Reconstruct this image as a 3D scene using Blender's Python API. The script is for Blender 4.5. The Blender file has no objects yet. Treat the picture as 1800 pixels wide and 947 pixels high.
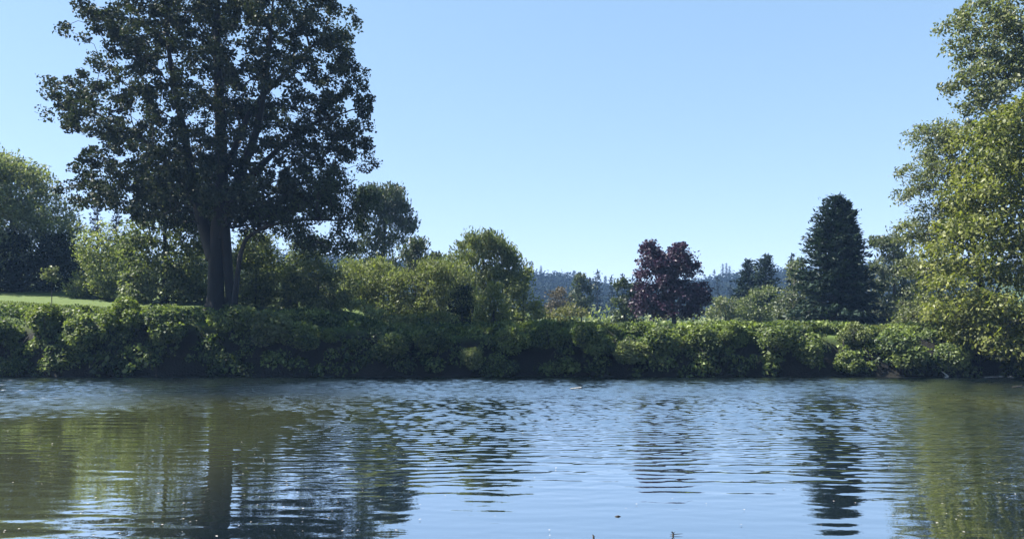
import bpy, math
import numpy as np

rng = np.random.default_rng(11)
scene = bpy.context.scene
COL = scene.collection
W, H, F, HOR, CAMZ = 1800.0, 947.0, 1498.0, 580.0, 3.3
SUN_AZ, SUN_EL = math.radians(-78), math.radians(51)      # clockwise from +Y


def wx(px, Y): return (px - 900.0) / F * Y
def wz(py, Y): return CAMZ + (HOR - py) / F * Y
def sstep(a, b, x):
    t = np.clip((x - a) / (b - a), 0, 1)
    return t * t * (3 - 2 * t)


# ------------------------------------------------------------------ terrain
def shore(x):
    return 60.0 + 0.35 * np.sin(x * 0.31 + 1) + 0.2 * np.sin(x * 0.83)


def ground_h(x, y):
    x = np.asarray(x, float); y = np.asarray(y, float)
    ramp = sstep(-9, -16, x)
    crest = 3.25 + ramp * (0.95 + 0.018 * np.clip(-16 - x, 0, 60)) + 0.12 * np.sin(x * 0.4)
    slope = ramp * (0.075 + 0.0014 * np.clip(-16 - x, 0, 40))
    d = y - shore(x)
    face = np.interp(d, [-6, -1.2, 0, 0.5, 1.3, 3.2, 4.2], [-2.0, -0.7, 0.0, 0.7, 0.55, 0.96, 1.0])
    face = np.where(d < 0.5, np.interp(d, [-6, -1.2, 0, 0.5], [-2.0, -0.7, 0.1, 1.4 * 1.0]),
                    np.interp(d, [0.5, 0.9, 1.6, 2.8, 4.0], [1.4, 2.0, 2.7, 3.1, 3.2]) * crest / 3.2)
    back = slope * np.clip(y - 64.0, 0, 26)
    face = np.where(d < 0.5, np.where(d > 0, 0.1 + d / 0.5 * (1.4 * crest / 3.2 - 0.1), face), face)
    far = face + np.where(d > 0, back, 0)
    # hills far off
    px = 900 + x / np.maximum(y, 1) * F
    sky = np.interp(px, [-400, 500, 930, 1000, 1060, 1110, 1180, 1250, 1320, 1500, 2200], [40, 44, 33, 31, 24, 21, 25, 29, 36, 42, 44])
    hill = sky * sstep(330, 700, y) * (1 + 0.05 * np.sin(x * 0.021) + 0.03 * np.sin(y * 0.03 + x * 0.05))
    far = far + hill
    near = np.interp(y, [-200, 2.0, 3.5, 6.5, 14], [1.55, 1.6, 1.3, -0.5, -2.0])
    return np.where(y < 30, near, far)


def mesh_from(name, verts, faces, mat, parent=None, tone=None, smooth=False, loc=(0, 0, 0), link=True):
    """faces: (n, k) int array"""
    me = bpy.data.meshes.new(name)
    verts = np.asarray(verts, np.float32); faces = np.asarray(faces, np.int32)
    n, k = faces.shape
    me.vertices.add(len(verts)); me.vertices.foreach_set('co', verts.ravel())
    me.loops.add(n * k); me.loops.foreach_set('vertex_index', faces.ravel())
    me.polygons.add(n); me.polygons.foreach_set('loop_start', np.arange(0, n * k, k, dtype=np.int32))
    if smooth: me.polygons.foreach_set('use_smooth', np.ones(n, bool))
    if tone is not None:
        a = me.attributes.new('tone', 'FLOAT', 'FACE'); a.data.foreach_set('value', np.asarray(tone, np.float32))
    me.update(calc_edges=True)
    me.materials.append(mat)
    o = bpy.data.objects.new(name, me)
    if link: COL.objects.link(o)
    o.location = loc
    if parent is not None: o.parent = parent
    return o


def tag(o, label=None, cat=None, group=None, kind=None):
    if label: o['label'] = label
    if cat: o['category'] = cat
    if group: o['group'] = group
    if kind: o['kind'] = kind
    return o


def empty(name, loc, label, cat, group=None):
    o = bpy.data.objects.new(name, None); COL.objects.link(o)
    o.empty_display_size = 0.5; o.location = loc
    return tag(o, label, cat, group)


# ------------------------------------------------------------------ materials
def newmat(name):
    m = bpy.data.materials.new(name); m.use_nodes = True
    nt = m.node_tree; nt.nodes.clear()
    out = nt.nodes.new('ShaderNodeOutputMaterial')
    return m, nt, out


def leafmat(name, c1, c2, trans=0.3, tcol=None, gloss=0.05, rough=0.5):
    """c1 mature leaf, c2 young leaf; every leaf mixes them by its own tone"""
    c1 = tuple(0.58 * v for v in c1); c2 = tuple(0.66 * v for v in c2)
    m, nt, out = newmat(name); N = nt.nodes.new; L = nt.links.new
    at = N('ShaderNodeAttribute'); at.attribute_name = 'tone'
    oi = N('ShaderNodeObjectInfo')
    mx = N('ShaderNodeMix'); mx.data_type = 'RGBA'
    mx.inputs[6].default_value = (*c1, 1); mx.inputs[7].default_value = (*c2, 1)
    L(at.outputs['Fac'], mx.inputs[0])
    hs = N('ShaderNodeHueSaturation')
    mr = N('ShaderNodeMapRange'); mr.inputs[3].default_value = 0.88; mr.inputs[4].default_value = 1.12
    L(oi.outputs['Random'], mr.inputs[0]); L(mr.outputs[0], hs.inputs['Value'])
    L(mx.outputs[2], hs.inputs['Color'])
    df = N('ShaderNodeBsdfDiffuse'); L(hs.outputs[0], df.inputs[0])
    tr = N('ShaderNodeBsdfTranslucent')
    tm = N('ShaderNodeMix'); tm.data_type = 'RGBA'; tm.blend_type = 'MULTIPLY'; tm.inputs[0].default_value = 1
    tm.inputs[7].default_value = (*(tcol or (1.15, 1.25, 0.5)), 1); L(hs.outputs[0], tm.inputs[6]); L(tm.outputs[2], tr.inputs[0])
    ms = N('ShaderNodeMixShader'); ms.inputs[0].default_value = trans
    L(df.outputs[0], ms.inputs[1]); L(tr.outputs[0], ms.inputs[2])
    gl = N('ShaderNodeBsdfGlossy'); gl.inputs['Roughness'].default_value = rough
    m2 = N('ShaderNodeMixShader'); m2.inputs[0].default_value = gloss * 0.3
    L(ms.outputs[0], m2.inputs[1]); L(gl.outputs[0], m2.inputs[2])
    L(m2.outputs[0], out.inputs[0])
    return m


def barkmat(name, c1, c2, scale=6):
    m, nt, out = newmat(name); N = nt.nodes.new; L = nt.links.new
    tc = N('ShaderNodeTexCoord'); mp = N('ShaderNodeMapping'); mp.inputs['Scale'].default_value = (1, 1, 0.25)
    L(tc.outputs['Object'], mp.inputs[0])
    nz = N('ShaderNodeTexNoise'); nz.inputs['Scale'].default_value = scale; nz.inputs['Detail'].default_value = 6
    L(mp.outputs[0], nz.inputs['Vector'])
    mx = N('ShaderNodeMix'); mx.data_type = 'RGBA'; mx.inputs[6].default_value = (*c1, 1); mx.inputs[7].default_value = (*c2, 1)
    L(nz.outputs[0], mx.inputs[0])
    b = N('ShaderNodeBsdfPrincipled'); b.inputs['Roughness'].default_value = 0.9
    L(mx.outputs[2], b.inputs['Base Color'])
    bp = N('ShaderNodeBump'); bp.inputs['Strength'].default_value = 0.7; bp.inputs['Distance'].default_value = 0.06
    L(nz.outputs[0], bp.inputs['Height']); L(bp.outputs[0], b.inputs['Normal'])
    L(b.outputs[0], out.inputs[0])
    return m


M = {}
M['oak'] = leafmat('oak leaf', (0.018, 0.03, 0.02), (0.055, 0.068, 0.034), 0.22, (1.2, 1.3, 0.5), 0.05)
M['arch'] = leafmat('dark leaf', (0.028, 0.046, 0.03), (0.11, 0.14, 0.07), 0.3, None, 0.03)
M['ivy'] = leafmat('ivy leaf', (0.055, 0.086, 0.046), (0.24, 0.275, 0.135), 0.34, None, 0.06)
M['willow'] = leafmat('willow leaf', (0.085, 0.115, 0.065), (0.3, 0.33, 0.19), 0.4, None, 0.07)
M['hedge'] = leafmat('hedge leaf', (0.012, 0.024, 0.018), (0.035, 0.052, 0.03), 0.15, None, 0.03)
M['thicket'] = leafmat('thicket leaf', (0.095, 0.13, 0.055), (0.34, 0.38, 0.17), 0.36, None, 0.05)
M['olive'] = leafmat('olive thicket leaf', (0.09, 0.118, 0.055), (0.29, 0.325, 0.15), 0.36, None, 0.05)
M['pale'] = leafmat('pale thicket leaf', (0.11, 0.145, 0.055), (0.28, 0.31, 0.12), 0.36, None, 0.05)
M['poplar'] = leafmat('poplar leaf', (0.036, 0.056, 0.036), (0.12, 0.15, 0.09), 0.28, None, 0.09)
M['aspen'] = leafmat('aspen leaf', (0.05, 0.072, 0.045), (0.16, 0.19, 0.11), 0.3, None, 0.08)
M['russet'] = leafmat('russet leaf', (0.075, 0.07, 0.05), (0.16, 0.14, 0.095), 0.3, (1.2, 1.1, 0.8), 0.04)
M['gold'] = leafmat('gold green leaf', (0.1, 0.11, 0.045), (0.25, 0.24, 0.09), 0.33, None, 0.05)
M['purple'] = leafmat('purple leaf', (0.018, 0.01, 0.026), (0.085, 0.05, 0.09), 0.2, (1.2, 0.7, 0.95), 0.08)
M['cedar'] = leafmat('cedar spray', (0.012, 0.026, 0.022), (0.05, 0.078, 0.052), 0.12, None, 0.03)
M['fir'] = leafmat('fir spray', (0.007, 0.014, 0.013), (0.018, 0.028, 0.02), 0.1, None, 0.01)
M['bramble'] = leafmat('bramble leaf', (0.04, 0.072, 0.034), (0.3, 0.37, 0.12), 0.38, None, 0.06)
M['lime'] = leafmat('lime bramble leaf', (0.1, 0.15, 0.04), (0.27, 0.33, 0.08), 0.36, None, 0.06)
M['maple'] = leafmat('yellow green leaf', (0.07, 0.1, 0.034), (0.3, 0.32, 0.09), 0.42, None, 0.06)
M['grey'] = leafmat('grey green leaf', (0.075, 0.1, 0.05), (0.28, 0.31, 0.15), 0.38, None, 0.08)
M['grass'] = leafmat('grass blade', (0.075, 0.11, 0.03), (0.2, 0.23, 0.07), 0.3, None, 0.04)
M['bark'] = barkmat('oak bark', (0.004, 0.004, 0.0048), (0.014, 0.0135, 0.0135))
M['bark_grey'] = barkmat('grey bark', (0.03, 0.028, 0.026), (0.085, 0.08, 0.07))
M['drift'] = barkmat('bleached wood', (0.2, 0.19, 0.175), (0.42, 0.4, 0.37), 14)
M['wetwood'] = barkmat('wet wood', (0.01, 0.009, 0.008), (0.04, 0.035, 0.03), 14)


def ground_mat():
    m, nt, out = newmat('ground'); N = nt.nodes.new; L = nt.links.new
    tc = N('ShaderNodeTexCoord'); geo = N('ShaderNodeNewGeometry')
    sp = N('ShaderNodeSeparateXYZ'); L(geo.outputs['Position'], sp.inputs[0])
    n1 = N('ShaderNodeTexNoise'); n1.inputs['Scale'].default_value = 0.5; n1.inputs['Detail'].default_value = 8
    L(geo.outputs['Position'], n1.inputs['Vector'])
    n2 = N('ShaderNodeTexNoise'); n2.inputs['Scale'].default_value = 7; n2.inputs['Detail'].default_value = 5
    L(geo.outputs['Position'], n2.inputs['Vector'])
    g = N('ShaderNodeMix'); g.data_type = 'RGBA'
    g.inputs[6].default_value = (0.036, 0.066, 0.013, 1); g.inputs[7].default_value = (0.072, 0.098, 0.025, 1); L(n1.outputs[0], g.inputs[0])
    g2 = N('ShaderNodeMix'); g2.data_type = 'RGBA'; g2.blend_type = 'OVERLAY'; g2.inputs[0].default_value = 0.5
    L(g.outputs[2], g2.inputs[6]); L(n2.outputs[0], g2.inputs[7])
    s = N('ShaderNodeMix'); s.data_type = 'RGBA'
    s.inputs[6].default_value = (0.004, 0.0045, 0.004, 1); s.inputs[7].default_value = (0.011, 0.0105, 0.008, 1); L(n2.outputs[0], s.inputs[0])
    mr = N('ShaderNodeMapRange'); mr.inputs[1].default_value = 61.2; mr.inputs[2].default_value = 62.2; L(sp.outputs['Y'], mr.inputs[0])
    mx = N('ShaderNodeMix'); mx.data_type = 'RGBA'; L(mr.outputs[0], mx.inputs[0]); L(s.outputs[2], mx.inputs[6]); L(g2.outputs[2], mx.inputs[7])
    b = N('ShaderNodeBsdfPrincipled'); b.inputs['Roughness'].default_value = 0.95; b.inputs['Specular IOR Level'].default_value = 0.2
    L(mx.outputs[2], b.inputs['Base Color'])
    bp = N('ShaderNodeBump'); bp.inputs['Strength'].default_value = 0.8; bp.inputs['Distance'].default_value = 0.08
    L(n2.outputs[0], bp.inputs['Height']); L(bp.outputs[0], b.inputs['Normal'])
    L(b.outputs[0], out.inputs[0])
    return m


def water_mat():
    m, nt, out = newmat('river water'); N = nt.nodes.new; L = nt.links.new
    geo = N('ShaderNodeNewGeometry')
    sp = N('ShaderNodeSeparateXYZ'); L(geo.outputs['Position'], sp.inputs[0])
    # fine wind ripples on top of the modelled waves
    mp = N('ShaderNodeMapping'); mp.inputs['Scale'].default_value = (0.5, 1, 1); L(geo.outputs['Position'], mp.inputs[0])
    n1 = N('ShaderNodeTexNoise'); n1.inputs['Scale'].default_value = 7; n1.inputs['Detail'].default_value = 3; L(mp.outputs[0], n1.inputs['Vector'])
    bp = N('ShaderNodeBump'); bp.inputs['Strength'].default_value = 0.25; bp.inputs['Distance'].default_value = 0.004
    L(n1.outputs[0], bp.inputs['Height'])
    at = N('ShaderNodeAttribute'); at.attribute_name = 'ripple'
    ro = N('ShaderNodeMapRange'); ro.inputs[3].default_value = 0.02; ro.inputs[4].default_value = 0.44; L(at.outputs['Fac'], ro.inputs[0])
    n2 = N('ShaderNodeTexNoise'); n2.inputs['Scale'].default_value = 0.12; n2.inputs['Detail'].default_value = 4; L(geo.outputs['Position'], n2.inputs['Vector'])
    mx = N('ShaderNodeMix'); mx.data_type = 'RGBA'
    mx.inputs[6].default_value = (0.006, 0.011, 0.014, 1); mx.inputs[7].default_value = (0.05, 0.056, 0.025, 1)  # dark water, and an olive that stands in for mirrored sunlit trees
    al = N('ShaderNodeAttribute'); al.attribute_name = 'olive_reflection'
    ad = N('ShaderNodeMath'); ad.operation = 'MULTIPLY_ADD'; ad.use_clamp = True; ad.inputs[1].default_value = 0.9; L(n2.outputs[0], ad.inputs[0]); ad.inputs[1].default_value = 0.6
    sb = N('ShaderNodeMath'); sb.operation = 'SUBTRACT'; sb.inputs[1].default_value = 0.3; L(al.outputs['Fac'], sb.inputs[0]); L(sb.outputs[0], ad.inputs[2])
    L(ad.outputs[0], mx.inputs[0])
    df = N('ShaderNodeBsdfDiffuse'); L(mx.outputs[2], df.inputs[0])
    gl = N('ShaderNodeBsdfGlossy'); gl.distribution = 'BECKMANN'; gl.inputs[0].default_value = (0.96, 0.96, 0.97, 1)
    mq = N('ShaderNodeMapping'); mq.inputs['Scale'].default_value = (0.3, 1.5, 1); L(geo.outputs['Position'], mq.inputs[0])
    n3 = N('ShaderNodeTexNoise'); n3.inputs['Scale'].default_value = 1.6; n3.inputs['Detail'].default_value = 6; n3.inputs['Roughness'].default_value = 0.7; L(mq.outputs[0], n3.inputs['Vector'])
    n3r = N('ShaderNodeMapRange'); n3r.inputs[1].default_value = .36; n3r.inputs[2].default_value = .64; n3r.inputs[3].default_value = .35; n3r.inputs[4].default_value = 1.15; L(n3.outputs[0], n3r.inputs[0])
    rm = N('ShaderNodeMath'); rm.operation = 'MULTIPLY'; L(ro.outputs[0], rm.inputs[0]); L(n3r.outputs[0], rm.inputs[1])
    L(rm.outputs[0], gl.inputs['Roughness']); L(bp.outputs[0], gl.inputs['Normal'])
    fr = N('ShaderNodeFresnel'); fr.inputs[0].default_value = 1.6; L(bp.outputs[0], fr.inputs['Normal'])
    fm = N('ShaderNodeMapRange'); fm.inputs[3].default_value = 0.6; fm.inputs[4].default_value = 1.0; L(fr.outputs[0], fm.inputs[0])
    ms = N('ShaderNodeMixShader'); L(fm.outputs[0], ms.inputs[0]); L(df.outputs[0], ms.inputs[1]); L(gl.outputs[0], ms.inputs[2])
    L(ms.outputs[0], out.inputs[0])
    return m


# ------------------------------------------------------------------ ground, water
def grid_faces(nx, ny):
    i = np.arange(nx - 1); j = np.arange(ny - 1)
    a = (j[:, None] * nx + i[None, :]).ravel()
    return np.stack([a, a + 1, a + 1 + nx, a + nx], 1)


xs = np.concatenate([np.linspace(-1600, -120, 50)[:-1], np.linspace(-120, -60, 25)[:-1], np.linspace(-60, 60, 200), np.linspace(60, 120, 25)[1:], np.linspace(120, 1600, 50)[1:]])
ys_ = np.concatenate([np.linspace(-200, -10, 10)[:-1], np.linspace(-10, 20, 30)[:-1], [25, 30, 40], np.linspace(50, 70, 110), np.linspace(70, 120, 50)[1:], np.linspace(120, 400, 40)[1:], np.linspace(400, 1600, 80)[1:]])
gx, gy = np.meshgrid(xs, ys_)
gz = ground_h(gx, gy)
gz = gz + np.where((gy > 62) & (gy < 130), 0.04 * np.sin(gx * 1.7 + gy) * np.sin(gy * 2.1), 0)
g = mesh_from('ground', np.stack([gx, gy, gz], -1).reshape(-1, 3), grid_faces(len(xs), len(ys_)), ground_mat(), smooth=True)
tag(g, kind='structure')


def vnoise(x, y, seed):
    r = np.random.default_rng(seed); out = 0
    for k in range(6):
        a = r.uniform(0, 2 * np.pi); f = r.uniform(0.6, 1.6)
        out = out + np.sin(f * (np.cos(a) * x + np.sin(a) * y) + r.uniform(0, 6.28))
    return out / 6 ** 0.5


def make_water():
    wxs = np.linspace(-44, 44, 760)
    wys = [11.0]
    while wys[-1] < 62: wys.append(wys[-1] + 0.05 + 0.0008 * max(0, wys[-1] - 11))
    wys = np.array(wys)
    X, Y = np.meshgrid(wxs, wys)
    # where the wind touches the surface
    ruff = sstep(20, 35, Y - 5 * sstep(20, 26, X) - 5 * sstep(-8, -14, X))
    mid = sstep(15.5, 23, Y) * sstep(14, 6, np.abs(X - 4) * 0 + np.where(X > 22, 8 + (X - 22) * 1.5, 8))
    patch = 0.5 + 0.5 * np.clip(vnoise(X * 0.16, Y * 0.35, 5), -1, 1)
    leftpatch = sstep(-12, -20, X) * sstep(28, 33, Y) * sstep(51, 46, Y)
    calm_tree = sstep(19, 25, X) * sstep(42, 37, Y)                    # lee of the overhanging trees
    amp = 0.10 + 0.6 * mid * (0.2 + 0.9 * patch ** 1.5) * (1 - 0.8 * calm_tree) + 1.0 * ruff + 0.5 * sstep(38, 48, Y)
    lee = sstep(-3, -9, X) * sstep(38, 30, Y)
    amp = 0.08 + (amp - 0.08) * (1 - 0.85 * lee)
    amp = np.maximum(amp, leftpatch * 1.2)
    edge = sstep(0, 4, X + 44) * sstep(0, 4, 44 - X) * sstep(0, 0.8, Y - 11) * sstep(0, 0.8, 62 - Y)
    r = np.random.default_rng(3)
    Z = np.zeros_like(X)
    for k in range(46):                                                # short wind waves, crests mostly across the view
        lam = 0.18 * (0.62 / 0.18) ** r.uniform(0, 1)
        th = r.normal(0, 0.42) + math.pi / 2
        kk = 2 * np.pi / lam
        wob = 0.6 * np.sin(X * r.uniform(.05, .2) + Y * r.uniform(.05, .3) + r.uniform(0, 6))
        Z += 0.0155 * lam / 46 ** 0.5 * 1.4 * np.sin(kk * (np.cos(th) * X + np.sin(th) * Y) + r.uniform(0, 6.28) + wob)
    swell = np.zeros_like(X)
    for k in range(14):                                                # slow long undulation of the calm part
        lam = r.uniform(0.35, 1.5); th = r.normal(0, 0.13) + math.pi / 2; kk = 2 * np.pi / lam
        wob = 1.1 * np.sin(X * r.uniform(.03, .12) + r.uniform(0, 6))
        swell += 0.0048 * lam / 14 ** 0.5 * np.sin(kk * (np.cos(th) * X + np.sin(th) * Y) + r.uniform(0, 6.28) + wob)
    Z = (Z * amp + swell * (0.35 + 0.9 * (0.5 + 0.5 * np.clip(vnoise(X * .3, Y * .9, 6), -1, 1))) * (1 - 0.6 * lee * sstep(14, 17, Y))) * edge
    V = np.stack([X, Y, Z], -1).reshape(-1, 3)
    nx, ny = len(wxs), len(wys)
    Fc = grid_faces(nx, ny)
    ext = np.array([[-1600, -100, 0], [1600, -100, 0], [1600, 62, 0], [-1600, 62, 0], [-44, 11, 0], [44, 11, 0], [44, 62, 0], [-44, 62, 0]], float)
    b = len(V)
    Fe = np.array([[b, b + 1, b + 5, b + 4], [b + 1, b + 2, b + 6, b + 5], [b + 3, b, b + 4, b + 7]])
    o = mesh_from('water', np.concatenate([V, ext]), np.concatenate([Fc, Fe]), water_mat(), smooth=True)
    rip = np.concatenate([np.clip(sstep(34, 50, Y) * 0.95 + 0.3 * ruff * (1 - lee) + leftpatch * .7 + 0.1 * mid * patch, 0, 1).ravel(), np.zeros(8)])
    a = o.data.attributes.new('ripple', 'FLOAT', 'POINT'); a.data.foreach_set('value', rip.astype(np.float32))
    olive_refl = np.maximum(sstep(-4, -9, X), sstep(17, 23, X)) * sstep(47, 36, Y)          # olive tree reflections on both sides, painted into the water colour
    a = o.data.attributes.new('olive_reflection', 'FLOAT', 'POINT'); a.data.foreach_set('value', np.concatenate([olive_refl.ravel(), np.zeros(8)]).astype(np.float32))
    tag(o, kind='structure')


make_water()


# ------------------------------------------------------------------ foliage
def unit(v): return v / (np.linalg.norm(v, axis=-1, keepdims=True) + 1e-9)


def leaf_quads(C, D, Nn, L, Wd, fold=0.15):
    D = unit(D); S = unit(np.cross(Nn, D)); U = np.cross(D, S)
    L = L[:, None]; Wd = Wd[:, None]
    base = C - D * L * .5; tip = C + D * L * .5
    mid = C - D * L * 0.08
    a = mid + S * Wd * .5 + U * Wd * fold; b = mid - S * Wd * .5 + U * Wd * fold
    V = np.stack([base, b, tip, a], 1).reshape(-1, 3)
    Fc = np.arange(len(C) * 4).reshape(-1, 4)
    return V, Fc


def rand_dir(r, n, bias=(0, 0, 0)):
    return unit(r.normal(size=(n, 3)) * 0.6 + np.asarray(bias))


def tubes(P0, P1, R0, R1, sides=5):
    """one tapered cylinder per branch piece"""
    d = unit(P1 - P0)
    ref = np.where(np.abs(d[:, 2:3]) > 0.9, np.array([[1., 0, 0]]), np.array([[0, 0, 1.]]))
    u = unit(np.cross(d, ref)); v = np.cross(d, u)
    ang = np.arange(sides) * 2 * np.pi / sides
    ca, sa = np.cos(ang), np.sin(ang)
    ring = u[:, None, :] * ca[None, :, None] + v[:, None, :] * sa[None, :, None]
    A = P0[:, None, :] + ring * R0[:, None, None]; B = (P1 + d * R1[:, None] * .5)[:, None, :] + ring * R1[:, None, None]
    V = np.concatenate([A, B], 1).reshape(-1, 3)
    n = len(P0); base = (np.arange(n) * 2 * sides)[:, None]; i = np.arange(sides)[None]; j = (i + 1) % sides
    Fc = np.stack([base + i, base + j, base + sides + j, base + sides + i], -1).reshape(-1, 4)
    return V, Fc


def trunk_tube(path, rad, sides=14, seed=0, root=0.55):
    """continuous stem with an uneven girth and flared roots"""
    r = np.random.default_rng(seed)
    path = np.asarray(path, float); rad = np.asarray(rad, float)
    t = np.linspace(0, len(path) - 1, (len(path) - 1) * 5 + 1)
    P = np.stack([np.interp(t, np.arange(len(path)), path[:, k]) for k in range(3)], 1)
    for _ in range(2): P[1:-1] = (P[:-2] + 2 * P[1:-1] + P[2:]) / 4
    R = np.interp(t, np.arange(len(path)), rad)
    ang = np.arange(sides) * 2 * np.pi / sides
    ph = r.uniform(0, 6.28, 4)
    V = []
    for k in range(len(P)):
        d = unit(P[min(k + 1, len(P) - 1)] - P[max(k - 1, 0)])
        u = unit(np.cross(d, [0, 1., 0])); v = np.cross(d, u)
        hgt = P[k, 2] - P[0, 2]
        flare = 1 + root * math.exp(-hgt / (0.9 * rad[0])) * (1 + 0.5 * np.sin(5 * ang + ph[0]))
        lob = 1 + 0.07 * np.sin(3 * ang + ph[1] + k * .15) + 0.05 * np.sin(7 * ang + ph[2] - k * .1)
        V.append(P[k] + (u * np.cos(ang)[:, None] + v * np.sin(ang)[:, None]) * (R[k] * flare * lob)[:, None])
    V = np.concatenate(V); n = len(P)
    i = np.arange(sides); j = (i + 1) % sides; k = np.arange(n - 1)[:, None] * sides
    Fc = np.stack([k + i, k + j, k + sides + j, k + sides + i], -1).reshape(-1, 4)
    return V, Fc


def skeleton(trunk_nodes, stems, targets, r, rmax, kink=0.12, plen=0.22, bare=1.0):
    P = [np.array(p) for p in trunk_nodes]; par = [k - 1 for k in range(len(P))]
    plv = [0.8 * k for k in range(len(P))]
    for st in stems:
        b = int(np.argmin(np.linalg.norm(np.array(P) - st[0], axis=1)))
        for p in st: par.append(b); plv.append(plv[b] + .8); P.append(p); b = len(P) - 1
    PA = np.zeros((len(targets) * 5 + len(P) + 10, 3)); PL = np.zeros(len(PA)); n = len(P)
    PA[:n] = P; PL[:n] = np.array(plv) * 0.3
    first = n; order = np.argsort([np.min(np.linalg.norm(PA[:n] - t, axis=1)) for t in targets])
    ends = []
    for ti in order:
        t = targets[ti]
        dv = t - PA[:n]; d = np.linalg.norm(dv, axis=1)
        cost = d + plen * PL[:n] + np.where(dv[:, 2] < -0.3, 1.2 * -dv[:, 2], 0)
        cost += np.where(PA[:n, 2] < P[0][2] + bare, 6, 0)
        b = int(np.argmin(cost)); dist = d[b]
        ns = int(np.clip(round(dist / 0.9), 1, 4))
        prev = b
        sag = np.array([0, 0, 0.12 * dist])
        for s in range(1, ns + 1):
            q = s / ns
            p = PA[b] * (1 - q) + t * q + sag * math.sin(math.pi * q) + (r.normal(size=3) * kink * dist / ns if s < ns else 0)
            PA[n] = p; par.append(prev); PL[n] = PL[prev] + dist / ns
            prev = n; n += 1
            if n >= len(PA): break
        ends.append(prev)
    PA = PA[:n]; par = np.array(par[:n]); cnt = np.zeros(n)
    cnt[ends] = 1
    for k in range(n - 1, 0, -1): cnt[par[k]] += cnt[k]
    R = np.maximum(rmax * (np.maximum(cnt, 1) / max(cnt[0], 1)) ** 0.5, 0.018)
    k = np.arange(first, n)
    return tubes(PA[par[k]], PA[k], np.minimum(R[par[k]], R[k] * 1.35), R[k], 5)


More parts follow.
